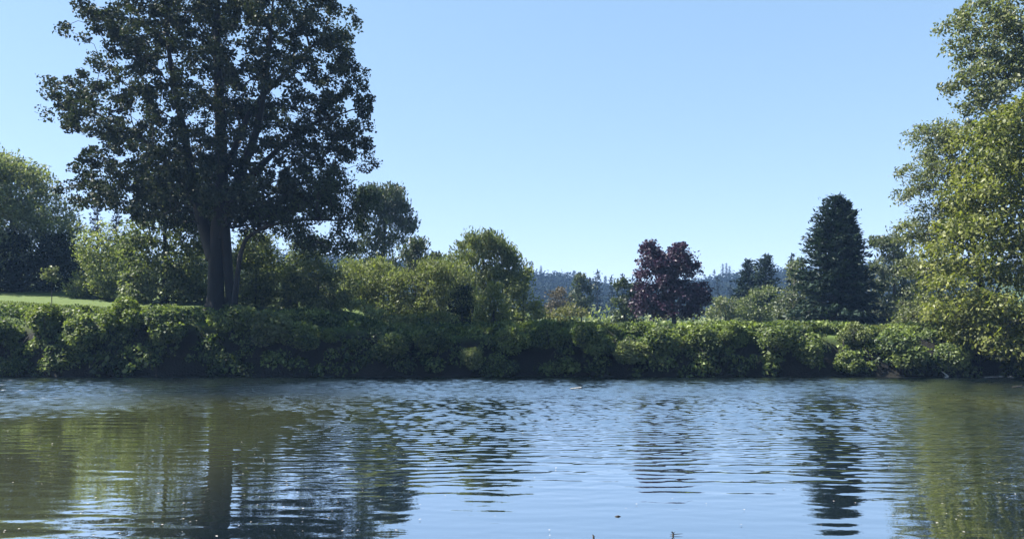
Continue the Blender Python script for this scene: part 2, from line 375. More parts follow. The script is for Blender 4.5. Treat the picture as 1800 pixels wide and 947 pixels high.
def grow_tree(name, label, cat, Y, trunk, lobes, mat, leaf=0.25, wid=0.55, per=30, lay=4.8, dens=0, sig=0.5, up=0.0, out=0.4,
              droop=0.0, bark='bark', rmax=None, seed=1, group=None, shell=0.5, depth=0.75, kink=0.12, extra=(), base_y=None, rag=0.09, sparse=0.0, bare=1.0, skirt=None, minz=None):
    """trunk: [(px, py, radius m)...] from the foot upwards; lobes: (px, py, r px[, dY]) foliage masses of the crown"""
    r = np.random.default_rng(seed)
    by = Y if base_y is None else base_y
    x0 = wx(trunk[0][0], Y); z0 = float(ground_h(x0, by)) - 0.05
    base = np.array([x0, by, z0])
    root = empty(name, base, label, cat, group)
    tp = [base] + [np.array([wx(a, Y), by + (Y - by) * min(1, k / 2), wz(b, Y)]) for k, (a, b, _) in enumerate(trunk) if k > 0]
    tr = [q[2] for q in trunk]
    # foliage masses in the round
    lob = np.array([(wx(l[0], Y), Y + (l[3] if len(l) > 3 else 0), wz(l[1], Y), max(0.6 * l[2] / F * Y, l[2] / F * Y - 0.6 * sig)) for l in lobes])
    fixed = np.array([len(l) > 3 for l in lobes])
    cx = (lob[:, 0] - lob[:, 3]).min() * .5 + (lob[:, 0] + lob[:, 3]).max() * .5
    half = (lob[:, 0] + lob[:, 3]).max() - cx
    balls = []
    for (x, y, z, rr), fx in zip(lob, fixed):
        cap = 0 if fx else math.sqrt(max(0, half ** 2 - (x - cx) ** 2)) * depth - rr * 0.9
        cap = max(0, cap); n = 1 + int(round(2 * cap / (1.5 * rr)))
        for k in range(n):
            o = 0 if n == 1 else -cap + 2 * cap * k / (n - 1)
            s = 1 - 0.25 * abs(o) / (half + 1e-6)
            balls.append((x + (r.normal() * .2 * rr if o else 0) + (cx - x) * 0.12 * abs(o) / half, y + o + r.normal() * .1 * rr, z + (r.normal() * .15 * rr if o else 0), rr * s))
    if skirt if skirt is not None else cat == 'shrub':
        for (x, y, z, rr) in lob:
            q = min(rr, 1.3); balls.append((x + r.normal() * .3, y + r.normal() * .5, float(ground_h(x, y)) + .6 * q, q))
    balls = np.array(balls)
    T = []; TO = []; TT = []
    q = r.uniform(size=(4000, 2)) * [np.ptp(lob[:, 0]) + 2 * lob[:, 3].max(), np.ptp(lob[:, 2]) + 2 * lob[:, 3].max()] + [lob[:, 0].min() - lob[:, 3].max(), lob[:, 2].min() - lob[:, 3].max()]
    inside = (((q[:, None, 0] - lob[None, :, 0]) ** 2 + (q[:, None, 1] - lob[None, :, 2]) ** 2) < lob[None, :, 3] ** 2).any(1).mean()
    area = inside * (np.ptp(lob[:, 0]) + 2 * lob[:, 3].max()) * (np.ptp(lob[:, 2]) + 2 * lob[:, 3].max())
    need = lay * area / (per * leaf * leaf * wid * .5) * 1.35
    tot = (balls[:, 3] ** 2).sum()
    for bi, (x, y, z, rr) in enumerate(balls):
        n = max(2, int(round(need * rr * rr / tot)))
        d = unit(r.normal(size=(n, 3))); rad = rr * (shell + (1 - shell) * r.uniform(0, 1, n) ** 0.6) * (1 + rag * r.normal(size=n))
        p = np.array([x, y, z]) + d * rad[:, None] * np.array([1, 1, .92])
        dd = np.linalg.norm(p[:, None] - balls[None, :, :3], axis=2) / balls[None, :, 3]
        dd[:, bi] = 9
        keep = (dd.min(1) > 0.5) | (r.uniform(size=n) < 0.2)
        keep &= r.uniform(size=n) >= sparse
        keep &= p[:, 2] > (z0 + .2 if minz is None else minz)
        T.append(p[keep]); TO.append(d[keep]); TT.append(np.full(keep.sum(), r.uniform()))
    T = np.concatenate(T); TO = np.concatenate(TO); TT = np.concatenate(TT)
    # wood
    tn = []
    for k in range(len(tp) - 1):
        m = max(2, int(np.linalg.norm(tp[k + 1] - tp[k]) / 0.8))
        tn += [tp[k] + (tp[k + 1] - tp[k]) * q / m for q in range(m)]
    tn.append(tp[-1])
    V1, F1 = trunk_tube(tp, tr, seed=seed)
    parts = [(V1, F1)]; stems = []
    for ex in extra:
        q = [np.array([wx(a, Y), by, wz(b, Y)]) for a, b, _ in ex]
        parts.append(trunk_tube(q, [e[2] for e in ex], 12, seed + 5, .4 if ex[0][1] > 530 else 0.0))
        st = []
        for k in range(len(q) - 1):
            m = max(2, int(np.linalg.norm(q[k + 1] - q[k]) / .8)); st += [q[k] + (q[k + 1] - q[k]) * j / m for j in range(m)]
        stems.append(st + [q[-1]])
    sub = T if len(T) < 900 else T[r.choice(len(T), 900, False)]
    parts.append(skeleton(tn, stems, sub, r, rmax if rmax else tr[-1] * 1.1, kink, bare=bare))
    Vs, Fs, o = [], [], 0
    for v, f in parts: Vs.append(v); Fs.append(f + o); o += len(v)
    mesh_from('trunk', np.concatenate(Vs) - base, np.concatenate(Fs), M[bark], root, smooth=True)
    # leaves
    n = len(T) * per
    ci = np.repeat(np.arange(len(T)), per)
    C = T[ci] + np.clip(r.normal(size=(n, 3)), -1.5, 1.5) * np.array([1, 1, .75]) * (sig * r.uniform(.6, 1.25, len(T))[ci])[:, None]
    bias = TO[ci] * out + np.array([0, 0, up - droop])
    D = unit(r.normal(size=(n, 3)) * .55 + bias)
    Nn = unit(r.normal(size=(n, 3)) * .55 + TO[ci] * .3 + np.array([0, 0, 0.55]))
    L = leaf * r.uniform(.65, 1.35, n)
    keep = C[:, 2] > (z0 + .1 if minz is None else minz)
    C, D, Nn, L, ci = C[keep], D[keep], Nn[keep], L[keep], ci[keep]
    V, Fc = leaf_quads(C, D, Nn, L, L * wid * r.uniform(.8, 1.2, len(L)))
    tone = np.clip(0.25 * r.normal(size=len(L)) + 0.3 + 0.35 * TT[ci], 0, 1)
    mesh_from('crown', V - base, Fc, M[mat], root, tone=tone)
    return root


def conifer_mesh(h, rb, seed, whorl=0.55, spray=0.55, nb=9, bare=0.05, tips=1, n_leaf=26, droop=0.25, power=0.8):
    """returns (trunk V,F), (crown V,F,tone) about the origin"""
    r = np.random.default_rng(seed)
    Cs, Ds, Ns, Ls, Ts = [], [], [], [], []
    B0, B1, Rr0, Rr1 = [], [], [], []
    for ti in range(tips):
        ox = 0 if ti == 0 else r.uniform(-.28, .42) * rb; oy = 0 if ti == 0 else r.uniform(-.3, .3) * rb
        hh = h if ti == 0 else h * r.uniform(.84, .96)
        z = hh * bare if ti == 0 else hh * .45
        rloc = rb if ti == 0 else rb * .42
        while z < hh * .985:
            q = (z - (0 if ti == 0 else 0)) / hh
            Rr = rloc * (1 - q) ** power + 0.1
            for b in range(max(4, int(nb * (0.4 + 0.6 * (1 - q))))):
                a = r.uniform(0, 2 * np.pi); ln = Rr * r.uniform(.55, 1.12)
                d = np.array([math.cos(a), math.sin(a), 0]); dz = -droop * r.uniform(.4, 1.4)
                p0 = np.array([ox, oy, z]); p1 = p0 + d * ln + np.array([0, 0, dz * ln * (1 - q) + 0.12 * ln + q * 0.5 * ln])
                B0.append(p0); B1.append(p1); Rr0.append(0.02 + 0.012 * ln); Rr1.append(0.01)
                m = max(4, int(n_leaf * (0.25 + ln / (rb + .1))))
                s = r.uniform(.2, 1.05, m) ** 0.8
                c = p0 + (p1 - p0) * s[:, None] + r.normal(size=(m, 3)) * spray * .3 * np.array([1, 1, .6])
                Cs.append(c); Ds.append(unit(np.tile(d, (m, 1)) + r.normal(size=(m, 3)) * .45 + [0, 0, -.25 + .8 * q]))
                Ns.append(unit(r.normal(size=(m, 3)) * .5 + [0, 0, .8]))
                Ls.append(spray * r.uniform(.6, 1.3, m) * (0.55 + .45 * (1 - q))); Ts.append(np.full(m, r.uniform()))
            z += whorl * r.uniform(.7, 1.3) * (0.6 + .4 * (1 - q))
        m = 14; c = np.stack([np.full(m, ox), np.full(m, oy), hh * np.linspace(.955, 1.0, m)], 1) + r.normal(size=(m, 3)) * .04
        Cs.append(c); Ds.append(unit(r.normal(size=(m, 3)) * .35 + [0, 0, 1])); Ns.append(rand_dir(r, m)); Ls.append(np.full(m, spray * .6)); Ts.append(np.full(m, .5))
    C = np.concatenate(Cs); L = np.concatenate(Ls)
    V, Fc = leaf_quads(C, np.concatenate(Ds), np.concatenate(Ns), L, L * .38, .1)
    tone = np.clip(np.concatenate(Ts) * .7 + r.normal(size=len(L)) * .2, 0, 1)
    t1 = tubes(np.array([[0, 0, -.3]]), np.array([[0, 0, h * .97]]), np.array([0.02 * h]), np.array([.02]), 9)
    t2 = tubes(np.array(B0), np.array(B1), np.array(Rr0), np.array(Rr1), 4)
    return (np.concatenate([t1[0], t2[0]]), np.concatenate([t1[1], t2[1] + len(t1[0])])), (V, Fc, tone)


def conifer(name, label, px, top, halfw, Y, seed, mat='fir', group=None, **kw):
    x = wx(px, Y); z = float(ground_h(x, Y)); h = wz(top, Y) - z
    root = empty(name, (x, Y, z), label, 'tree', group)
    (v, f), (V, Fc, t) = conifer_mesh(h, halfw / F * Y, seed, **kw)
    mesh_from('trunk', v, f, M['bark'], root, smooth=True)
    mesh_from('crown', V, Fc, M[mat], root, tone=t)
    return root


# ------------------------------------------------------------------ the great oak
oak_lobes = [(258, 55, 66), (330, 10, 88), (450, -20, 95), (565, 50, 58), (200, 125, 70), (148, 190, 55), (230, 220, 85), (185, 310, 52),
             (330, 120, 100), (450, 110, 100), (555, 130, 70), (590, 215, 66), (622, 262, 42), (500, 230, 100), (370, 230, 100), (280, 310, 58),
             (530, 310, 62), (440, 320, 62), (170, 345, 34), (590, 85, 38), (390, -45, 95), (320, -40, 66), (480, -50, 60), (600, 25, 26), (198, 55, 20), (120, 165, 28), (640, 180, 22), (315, 362, 36), (455, 372, 34), (490, 350, 44), (350, 300, 60), (250, 350, 34), (325, 385, 30), (425, 385, 30), (370, 350, 40), (550, 345, 36)]
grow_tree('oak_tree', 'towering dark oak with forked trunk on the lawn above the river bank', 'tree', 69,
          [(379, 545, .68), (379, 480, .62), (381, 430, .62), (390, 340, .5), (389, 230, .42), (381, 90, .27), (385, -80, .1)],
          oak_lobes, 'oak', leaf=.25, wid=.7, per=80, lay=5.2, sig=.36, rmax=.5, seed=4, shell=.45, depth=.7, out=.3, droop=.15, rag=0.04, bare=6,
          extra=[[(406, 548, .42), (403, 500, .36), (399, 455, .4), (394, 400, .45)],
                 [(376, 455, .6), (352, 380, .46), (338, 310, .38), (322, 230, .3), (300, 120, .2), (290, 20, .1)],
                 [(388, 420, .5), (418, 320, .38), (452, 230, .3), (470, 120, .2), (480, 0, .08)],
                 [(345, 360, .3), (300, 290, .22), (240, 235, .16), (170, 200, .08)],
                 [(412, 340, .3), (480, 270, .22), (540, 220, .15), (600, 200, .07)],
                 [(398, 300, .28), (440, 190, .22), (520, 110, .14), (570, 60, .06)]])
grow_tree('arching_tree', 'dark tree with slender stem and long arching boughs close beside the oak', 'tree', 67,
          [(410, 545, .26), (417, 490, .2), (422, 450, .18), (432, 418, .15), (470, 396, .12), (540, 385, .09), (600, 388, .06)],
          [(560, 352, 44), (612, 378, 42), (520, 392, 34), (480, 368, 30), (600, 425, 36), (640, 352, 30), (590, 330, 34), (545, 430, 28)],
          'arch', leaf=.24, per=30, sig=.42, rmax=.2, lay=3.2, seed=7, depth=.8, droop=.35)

# ------------------------------------------------------------------ trees and shrubs of the west side
for i, (px, top, hw, lab) in enumerate([(225, 420, 52, 'dim background tree seen past the light green shrub'), (345, 425, 50, 'dim background tree directly behind the oak trunk'),
                                        (445, 400, 52, 'dim background tree seen under the lowest arching bough'), (535, 415, 50, 'dim background tree behind the dark dense shrub'),
                                        (605, 450, 44, 'dim background tree at the foot of the tall poplar')]):
    grow_tree('field_tree', lab, 'tree', 112 + 4 * (i % 2), [(px, 575, .2), (px, 520, .15), (px, top + 30, .06)],
              [(px, top + hw * .6, hw * .6), (px - hw * .4, top + hw * 1.3, hw * .65), (px + hw * .4, top + hw * 1.3, hw * .65), (px, top + hw * 1.9, hw * .7)],
              'ivy', leaf=.34, per=30, sig=.5, seed=200 + i, skirt=True)
grow_tree('willow_tree', 'tall grey green willow rising over the dark hedge', 'tree', 86,
          [(30, 520, .3), (25, 430, .22), (15, 330, .12)],
          [(-40, 330, 85), (25, 330, 55), (62, 370, 48), (0, 400, 75), (100, 405, 38), (50, 440, 60), (-60, 430, 90), (8, 290, 30), (115, 440, 30), (40, 305, 22), (128, 400, 16), (-60, 290, 50)],
          'willow', leaf=0.36, wid=.42, per=30, sig=.55, up=.3, out=.45, seed=12, bark='bark_grey')
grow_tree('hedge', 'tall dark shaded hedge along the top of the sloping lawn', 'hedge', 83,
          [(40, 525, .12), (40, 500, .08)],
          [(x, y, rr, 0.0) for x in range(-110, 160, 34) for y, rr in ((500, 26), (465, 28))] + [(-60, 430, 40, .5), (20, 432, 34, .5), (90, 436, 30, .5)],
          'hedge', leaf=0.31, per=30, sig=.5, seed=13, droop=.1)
grow_tree('sapling', 'young sapling with small round crown standing alone on the lawn edge', 'tree', 71,
          [(91, 530, .035), (91, 505, .03), (90, 482, .02)], [(88, 478, 13), (95, 488, 9), (80, 486, 8)], 'willow', leaf=0.24, per=30, sig=.2, seed=14)
conifer('fir_tree', 'distant bluish fir just showing between the willow and the oak', 172, 350, 34, 120, 21, nb=8, spray=.8, whorl=.8)
conifer('fir_tree', 'second bluish fir partly hidden by the low boughs of the oak', 205, 362, 30, 124, 22, nb=8, spray=.8, whorl=.8)
grow_tree('elder_shrub', 'loose light green shrub between the dark hedge and the oak', 'shrub', 80,
          [(180, 530, .1), (180, 480, .07)], [(180, 430, 40), (200, 480, 45), (160, 490, 34), (214, 440, 32), (150, 450, 24), (190, 515, 30), (150, 520, 20)],
          'thicket', leaf=0.26, per=30, sig=.42, seed=15, up=.15)
grow_tree('ivy_clad_tree', 'tall narrow tree cloaked in pale ivy behind the oak trunk', 'tree', 77,
          [(290, 540, .25), (290, 440, .18), (288, 350, .1)],
          [(290, 345, 44), (258, 395, 42), (322, 400, 42), (280, 450, 52), (330, 465, 38), (245, 480, 42), (300, 508, 42), (270, 330, 24), (240, 430, 25), (345, 520, 22), (345, 425, 34), (345, 470, 30), (350, 385, 24), (235, 520, 26)],
          'ivy', leaf=0.29, wid=.7, per=30, sig=.4, skirt=True, seed=16, droop=.3)
grow_tree('hazel_shrub', 'light green shrub growing under the arching boughs', 'shrub', 76,
          [(450, 540, .1), (450, 470, .06)], [(450, 440, 46), (440, 490, 44), (480, 470, 44), (500, 512, 40), (420, 505, 34), (470, 525, 26), (430, 450, 26)],
          'thicket', leaf=0.26, per=30, sig=.42, seed=17)
grow_tree('holly_shrub', 'dark dense shrub standing in the shade of the oak', 'shrub', 74,
          [(560, 550, .1), (560, 500, .06)], [(540, 475, 46), (582, 500, 40), (525, 520, 36), (600, 530, 28), (560, 540, 26), (500, 545, 18)], 'ivy', leaf=0.24, per=30, sig=.38, seed=18)
grow_tree('poplar_tree', 'tall dense poplar with upright shoots showing past the oak boughs', 'tree', 108,
          [(672, 560, .35), (672, 460, .28), (678, 380, .15)],
          [(680, 352, 32), (652, 380, 36), (704, 372, 26), (690, 410, 36), (650, 430, 36), (718, 396, 16), (662, 340, 18), (694, 335, 16), (640, 350, 20), (670, 470, 40)],
          'poplar', leaf=0.50, wid=.36, per=30, sig=.5, up=.9, out=.3, seed=19)
grow_tree('poplar_tree', 'low rounded poplar sitting just below the tall dense one', 'tree', 98,
          [(735, 560, .2), (735, 500, .15), (735, 440, .08)],
          [(725, 448, 26), (755, 458, 18), (712, 470, 30), (745, 480, 30), (770, 450, 8), (738, 430, 16)],
          'poplar', leaf=0.43, wid=.38, per=30, sig=.45, up=.8, out=.3, seed=20)
grow_tree('thicket_shrub', 'olive thicket shrub catching sun at the edge of the oak shade', 'shrub', 82,
          [(650, 550, .1), (650, 500, .06)], [(650, 492, 40), (620, 482, 28), (682, 500, 38), (640, 530, 36), (610, 520, 24), (668, 470, 22)],
          'thicket', leaf=0.26, per=30, up=.35, wid=.42, rag=.16, sig=.4, seed=31)
grow_tree('thicket_shrub', 'broad sunny thicket shrub below the low rounded poplar', 'shrub', 80,
          [(730, 555, .1), (730, 510, .06)], [(720, 505, 44), (760, 492, 36), (742, 540, 36), (690, 540, 32), (700, 500, 30)],
          'olive', leaf=0.26, per=30, up=.35, wid=.42, rag=.16, sig=.4, seed=32)
grow_tree('thicket_shrub', 'brownish green thicket shrub beside the dark bush', 'shrub', 81,
          [(790, 555, .1), (790, 520, .06)], [(785, 510, 36), (760, 540, 32), (806, 485, 28), (815, 530, 28), (770, 478, 24), (835, 540, 26)],
          'olive', leaf=0.24, per=30, up=.35, wid=.42, rag=.16, sig=.4, seed=33)
grow_tree('ash_tree', 'bushy pale tree with spiky top in the middle of the thicket', 'tree', 90,
          [(850, 560, .22), (850, 500, .16), (850, 440, .08)],
          [(850, 445, 24), (828, 470, 34), (880, 465, 30), (800, 485, 24), (860, 500, 42), (893, 445, 12), (902, 482, 26), (856, 422, 10), (838, 430, 14), (880, 432, 10), (820, 520, 32), (900, 520, 28), (785, 472, 26), (765, 482, 22), (925, 488, 18), (815, 452, 18), (870, 425, 12), (902, 455, 16), (850, 475, 40), (875, 495, 36), (812, 442, 22), (888, 447, 22), (780, 462, 20), (912, 470, 20), (830, 425, 12)],
          'ivy', leaf=0.43, wid=0.34, per=30, sig=.45, up=0.9, out=.35, skirt=True, lay=5.5, seed=34)
grow_tree('rounded_shrub', 'bright round pale green shrub at the foot of the bushy pale tree', 'shrub', 70,
          [(868, 560, .08), (868, 530, .05)], [(868, 522, 26), (851, 540, 20), (885, 540, 22), (870, 506, 14), (846, 555, 12), (890, 556, 14)],
          'pale', leaf=0.24, wid=.6, per=30, sig=.28, seed=35)
grow_tree('laurel_shrub', 'small dark bush beside the bright round shrub', 'shrub', 72,
          [(812, 565, .08), (812, 540, .05)], [(812, 532, 23), (802, 552, 18), (818, 512, 13), (825, 550, 14)],
          'hedge', leaf=0.22, per=30, sig=.28, seed=36)
grow_tree('sloping_shrub', 'green shrub sloping down towards the distant hills', 'shrub', 86,
          [(920, 565, .1), (920, 520, .06)], [(914, 502, 28), (930, 532, 26), (946, 548, 16), (905, 530, 26), (925, 480, 10)],
          'thicket', leaf=0.26, per=30, sig=.38, seed=37)
grow_tree('low_shrub', 'low pale shrub in front of the brownish thicket', 'shrub', 68,
          [(770, 572, .05), (770, 562, .04)], [(775, 556, 14), (752, 560, 12), (795, 560, 11), (730, 562, 9), (712, 560, 9)],
          'pale', leaf=0.20, per=30, sig=.25, seed=38)
grow_tree('low_shrub', 'leafy low shrub at the rim of the oak shade', 'shrub', 67.5,
          [(672, 572, .05), (672, 562, .04)], [(690, 558, 13), (668, 552, 15), (648, 545, 13), (630, 535, 12)],
          'thicket', leaf=0.22, per=30, sig=.25, seed=39)

# ------------------------------------------------------------------ middle distance
grow_tree('russet_shrub', 'reddish brown shrub below the distant wooded hill', 'shrub', 135,
          [(980, 565, .1), (980, 540, .06)], [(975, 527, 19), (995, 533, 15), (962, 540, 14), (985, 512, 8)], 'russet', leaf=0.36, per=30, sig=.5, seed=41)
grow_tree('gold_shrub', 'yellowish low shrub beside the reddish brown one', 'shrub', 112,
          [(1002, 568, .1), (1002, 550, .06)], [(1002, 546, 18), (985, 552, 15), (1020, 550, 14), (965, 555, 10)], 'gold', leaf=0.34, per=30, sig=.42, seed=42)
grow_tree('young_poplar', 'small dark poplar standing before the far conifers', 'tree', 140,
          [(1022, 565, .14), (1022, 530, .1), (1021, 500, .05)], [(1020, 502, 14), (1027, 525, 20), (1010, 520, 13), (1019, 488, 6), (1036, 508, 8), (1024, 548, 18)],
          'poplar', leaf=0.60, wid=.36, per=30, sig=.5, up=.6, seed=43)
mid_con = [(1050, 474, 17, 250, 'tallest pointed conifer between the hill and the purple tree'),
           (1075, 484, 14, 262, 'slim pointed conifer next to the tallest one before the hill'),
           (1037, 488, 13, 245, 'short conifer just behind the small dark poplar'),
           (1094, 481, 15, 268, 'conifer peeping over the green maple beside the purple tree'),
           (1112, 486, 12, 280, 'conifer whose tip touches the edge of the purple crown'),
           (1262, 486, 13, 300, 'conifer just past the far edge of the purple tree'),
           (1284, 500, 13, 270, 'small blue conifer in the gap before the twin firs')]
for i, (px, top, hw, Y, lab) in enumerate(mid_con):
    conifer('conifer', lab, px, top, hw, Y, 50 + i, nb=7, spray=1.3, whorl=1.3, n_leaf=16, droop=.2)
grow_tree('maple_tree', 'small green maple tucked against the purple tree', 'tree', 103,
          [(1098, 568, .14), (1098, 545, .1), (1096, 520, .06)], [(1095, 515, 24), (1115, 530, 24), (1084, 540, 20), (1105, 552, 18), (1088, 500, 12), (1120, 505, 14)],
          'poplar', leaf=0.41, wid=.6, per=30, sig=.38, skirt=True, lay=6.5, seed=44)
grow_tree('purple_tree', 'dark purple leaved tree with twin rounded tops', 'tree', 95,
          [(1186, 568, .26), (1184, 548, .22), (1182, 520, .16), (1178, 470, .08)],
          [(1142, 452, 22), (1155, 480, 34), (1136, 512, 26), (1195, 458, 24), (1204, 490, 34), (1224, 518, 22), (1180, 520, 32), (1137, 434, 9), (1192, 438, 9), (1150, 535, 20), (1170, 500, 34), (1125, 480, 10), (1215, 470, 14), (1160, 460, 24), (1232, 508, 16), (1122, 532, 16), (1130, 545, 18), (1165, 545, 20), (1207, 540, 24), (1232, 532, 16), (1172, 470, 26)],
          'purple', leaf=0.34, wid=.62, per=30, lay=7.5, sig=.36, seed=45, depth=.8, extra=[[(1183, 552, .16), (1174, 530, .13), (1160, 500, .07)]])
grow_tree('silver_shrub', 'silvery grey shrub beyond the purple tree', 'shrub', 118,
          [(1275, 568, .08), (1275, 545, .05)], [(1275, 538, 24), (1250, 550, 16), (1300, 548, 18), (1262, 528, 10)], 'grey', leaf=0.31, per=30, sig=.42, seed=46)
conifer('fir_tree', 'taller of the twin firs in front of the wooded hill', 1346, 446, 44, 128, 61, mat='cedar', nb=14, spray=.9, whorl=.6, n_leaf=34, power=.7)
conifer('fir_tree', 'shorter of the twin firs in front of the wooded hill', 1316, 458, 40, 132, 62, mat='cedar', nb=14, spray=.9, whorl=.6, n_leaf=34, power=.7)
conifer('fir_tree', 'thin spire shaped fir between the twin firs and the great cedar', 1392, 446, 22, 150, 63, nb=9, spray=.8, whorl=.8)
grow_tree('alder_shrub', 'rounded green alder bush below the twin firs', 'shrub', 102,
          [(1335, 568, .1), (1335, 545, .06)], [(1340, 530, 26), (1318, 545, 22), (1358, 542, 20), (1325, 515, 14), (1305, 530, 12), (1352, 512, 12)], 'ivy', leaf=0.31, per=30, sig=.4, seed=47)
grow_tree('birch_tree', 'pale green birch leaning on the flank of the great cedar', 'tree', 92,
          [(1395, 568, .14), (1395, 520, .1), (1398, 480, .06)], [(1392, 520, 30), (1402, 482, 20), (1380, 545, 24), (1420, 540, 24), (1412, 500, 20), (1372, 555, 14), (1400, 465, 9)], 'aspen', leaf=0.29, per=30, sig=.4, skirt=True, seed=48, bark='bark_grey')
conifer('cedar_tree', 'massive dark cedar with ragged drooping boughs', 1468, 346, 82, 87, 66, mat='cedar', nb=18, spray=.75, whorl=.38, tips=4, n_leaf=40, droop=.3, bare=.01, power=.58)
grow_tree('aspen_tree', 'grey green aspen with upright twigs beside the great cedar', 'tree', 90,
          [(1572, 568, .2), (1572, 500, .14), (1570, 440, .07)],
          [(1562, 445, 22), (1590, 452, 20), (1555, 482, 26), (1586, 492, 32), (1570, 532, 36), (1602, 530, 30), (1548, 540, 20), (1575, 425, 8), (1548, 425, 8), (1540, 470, 14), (1545, 510, 18), (1538, 555, 16), (1600, 480, 24), (1560, 555, 24), (1595, 560, 24)], 'aspen', leaf=0.43, wid=.36, per=30, sig=.45, up=.7, out=.3, skirt=True, lay=6.5, seed=49, bark='bark_grey')

# ------------------------------------------------------------------ trees over the water at the east end
grow_tree('grey_willow', 'airy grey green willow reaching wispy boughs out over the bank', 'tree', 65,
          [(1735, 585, .3), (1725, 500, .25), (1705, 400, .18), (1680, 300, .1), (1665, 240, .05)],
          [(1645, 235, 30), (1662, 300, 48), (1618, 320, 34), (1590, 340, 20), (1650, 380, 52), (1618, 415, 38), (1680, 450, 55), (1622, 480, 44), (1660, 540, 48), (1608, 540, 30), (1612, 235, 15), (1635, 270, 24), (1590, 300, 14), (1700, 380, 50), (1690, 240, 30), (1582, 400, 12)],
          'grey', leaf=0.26, wid=.42, per=30, sig=0.3, out=.7, droop=.15, skirt=True, lay=3.5, minz=1.2, rmax=0.22, seed=71, bark='bark_grey', shell=.35, rag=.2, kink=.16)
grow_tree('tall_willow', 'tallest leafy willow hanging into view from the edge of the picture', 'tree', 61,
          [(1850, 590, .36), (1845, 450, .3), (1830, 280, .24), (1810, 140, .16), (1790, 40, .08)],
          [(1762, 35, 48), (1700, 28, 26), (1722, 105, 34), (1778, 130, 50), (1666, 45, 20), (1730, 175, 30), (1800, 60, 70), (1855, 120, 80), (1700, 60, 24), (1690, 140, 14), (1840, 0, 80), (1760, -40, 50), (1770, 185, 40), (1735, 65, 36), (1745, 140, 36)],
          'grey', leaf=0.3, wid=.5, per=30, sig=.36, out=.5, droop=.1, lay=3.1, seed=72, bark='bark', shell=.35, rag=.1)
grow_tree('yellow_maple', 'yellow green tree leaning low over the water', 'tree', 59,
          [(1860, 600, .3), (1850, 540, .27), (1830, 440, .22), (1800, 330, .15), (1770, 240, .07)],
          [(1762, 215, 48), (1722, 280, 48), (1698, 340, 34), (1790, 320, 62), (1742, 400, 60), (1700, 460, 42), (1790, 470, 70), (1730, 545, 50), (1790, 570, 50), (1682, 540, 30), (1800, 610, 34), (1768, 606, 22), (1860, 400, 95), (1850, 250, 85), (1860, 540, 80), (1690, 400, 30), (1660, 500, 24), (1720, 232, 24), (1790, 638, 28), (1748, 604, 28), (1692, 588, 26), (1720, 612, 20), (1830, 640, 40), (1655, 545, 20), (1640, 440, 16), (1775, 270, 40), (1740, 340, 40)],
          'maple', leaf=0.3, wid=.55, per=30, sig=.4, out=.4, droop=.35, minz=.7, lay=5.2, seed=73, bark='bark', base_y=62, shell=.45, rag=.06)


# ------------------------------------------------------------------ far wood on the hills
def far_wood():
    kinds = []
    for k in range(5):
        (v, f), (V, Fc, t) = conifer_mesh(19.0, 4.2, 90 + k, whorl=1.1, spray=1.5, nb=7, n_leaf=13, droop=.25, bare=.06, power=.8)
        kinds.append((mesh_from('trunk', v, f, M['bark'], link=False).data, mesh_from('crown', V, Fc, M['fir'], tone=t, link=False).data))
    r = np.random.default_rng(5); n = 0
    for i in range(170):
        px = r.uniform(905, 1345) if i < 150 else r.uniform(1345, 1620)
        Y = 640 + (i % 5) * 26 + r.uniform(-10, 10)
        x = wx(px, Y); z = float(ground_h(x, Y)); s = .45 + .6 * r.uniform() ** 1.6 + .12 * math.sin(px * .09)
        root = empty('ridge_conifer', (x, Y, z - .3), 'dark conifer in the wood along the distant hilltop', 'tree', 'conifers along the distant hilltop')
        root.scale = (s * r.uniform(.8, 1.2), s * r.uniform(.8, 1.2), s); root.rotation_euler.z = r.uniform(0, 6.28)
        for nm, me in zip(('trunk', 'crown'), kinds[i % 5]):
            o = bpy.data.objects.new(nm, me); COL.objects.link(o); o.parent = root
    # the wood on the slope below reads as one mass
    n = 130000
    px = np.where(r.uniform(size=n) < .6, r.uniform(500, 1750, n), r.uniform(-900, 2900, n)); Y = 380 + 365 * r.uniform(0, 1, n) ** .6; x = wx(px, Y); z = ground_h(x, Y)
    cell = np.sin(x * .55) * np.sin(Y * .31 + 1) + np.sin(x * .9 + Y * .4)
    hgt = r.uniform(0, 1, n) ** .7 * (10 + 2.5 * cell)
    C = np.stack([x, Y, z + np.maximum(hgt, .5)], 1)
    L = r.uniform(1.6, 3.4, n)
    V, Fc = leaf_quads(C, unit(r.normal(size=(n, 3)) * .5 + [0, 0, .2]), unit(r.normal(size=(n, 3)) * .5 + [0, -.2, .6]), L, L * .5)
    o = mesh_from('distant_wood', V, Fc, M['fir'], tone=r.uniform(0, 1, n))
    tag(o, 'dark mass of woodland covering the slope of the distant hill', 'woodland', kind='stuff')


far_wood()


def mid_scrub():
    """hedgerow scrub between the meadow and the hills"""
    r = np.random.default_rng(8); n = 26000
    Y = r.uniform(150, 330, n); px = r.uniform(300, 1800, n); x = wx(px, Y)
    C = np.stack([x, Y, ground_h(x, Y) + r.uniform(0, 1, n) * (2.6 + 2.2 * np.sin(x * .3) * np.sin(Y * .11))], 1)
    L = r.uniform(.6, 1.3, n)
    V, Fc = leaf_quads(C, rand_dir(r, n, (0, 0, .3)), unit(r.normal(size=(n, 3)) * .5 + [0, -.1, .7]), L, L * .55)
    tag(mesh_from('field_scrub', V, Fc, M['thicket'], tone=r.uniform(0, 1, n)), 'low scrub covering the meadow below the hills', 'scrub', kind='stuff')


mid_scrub()


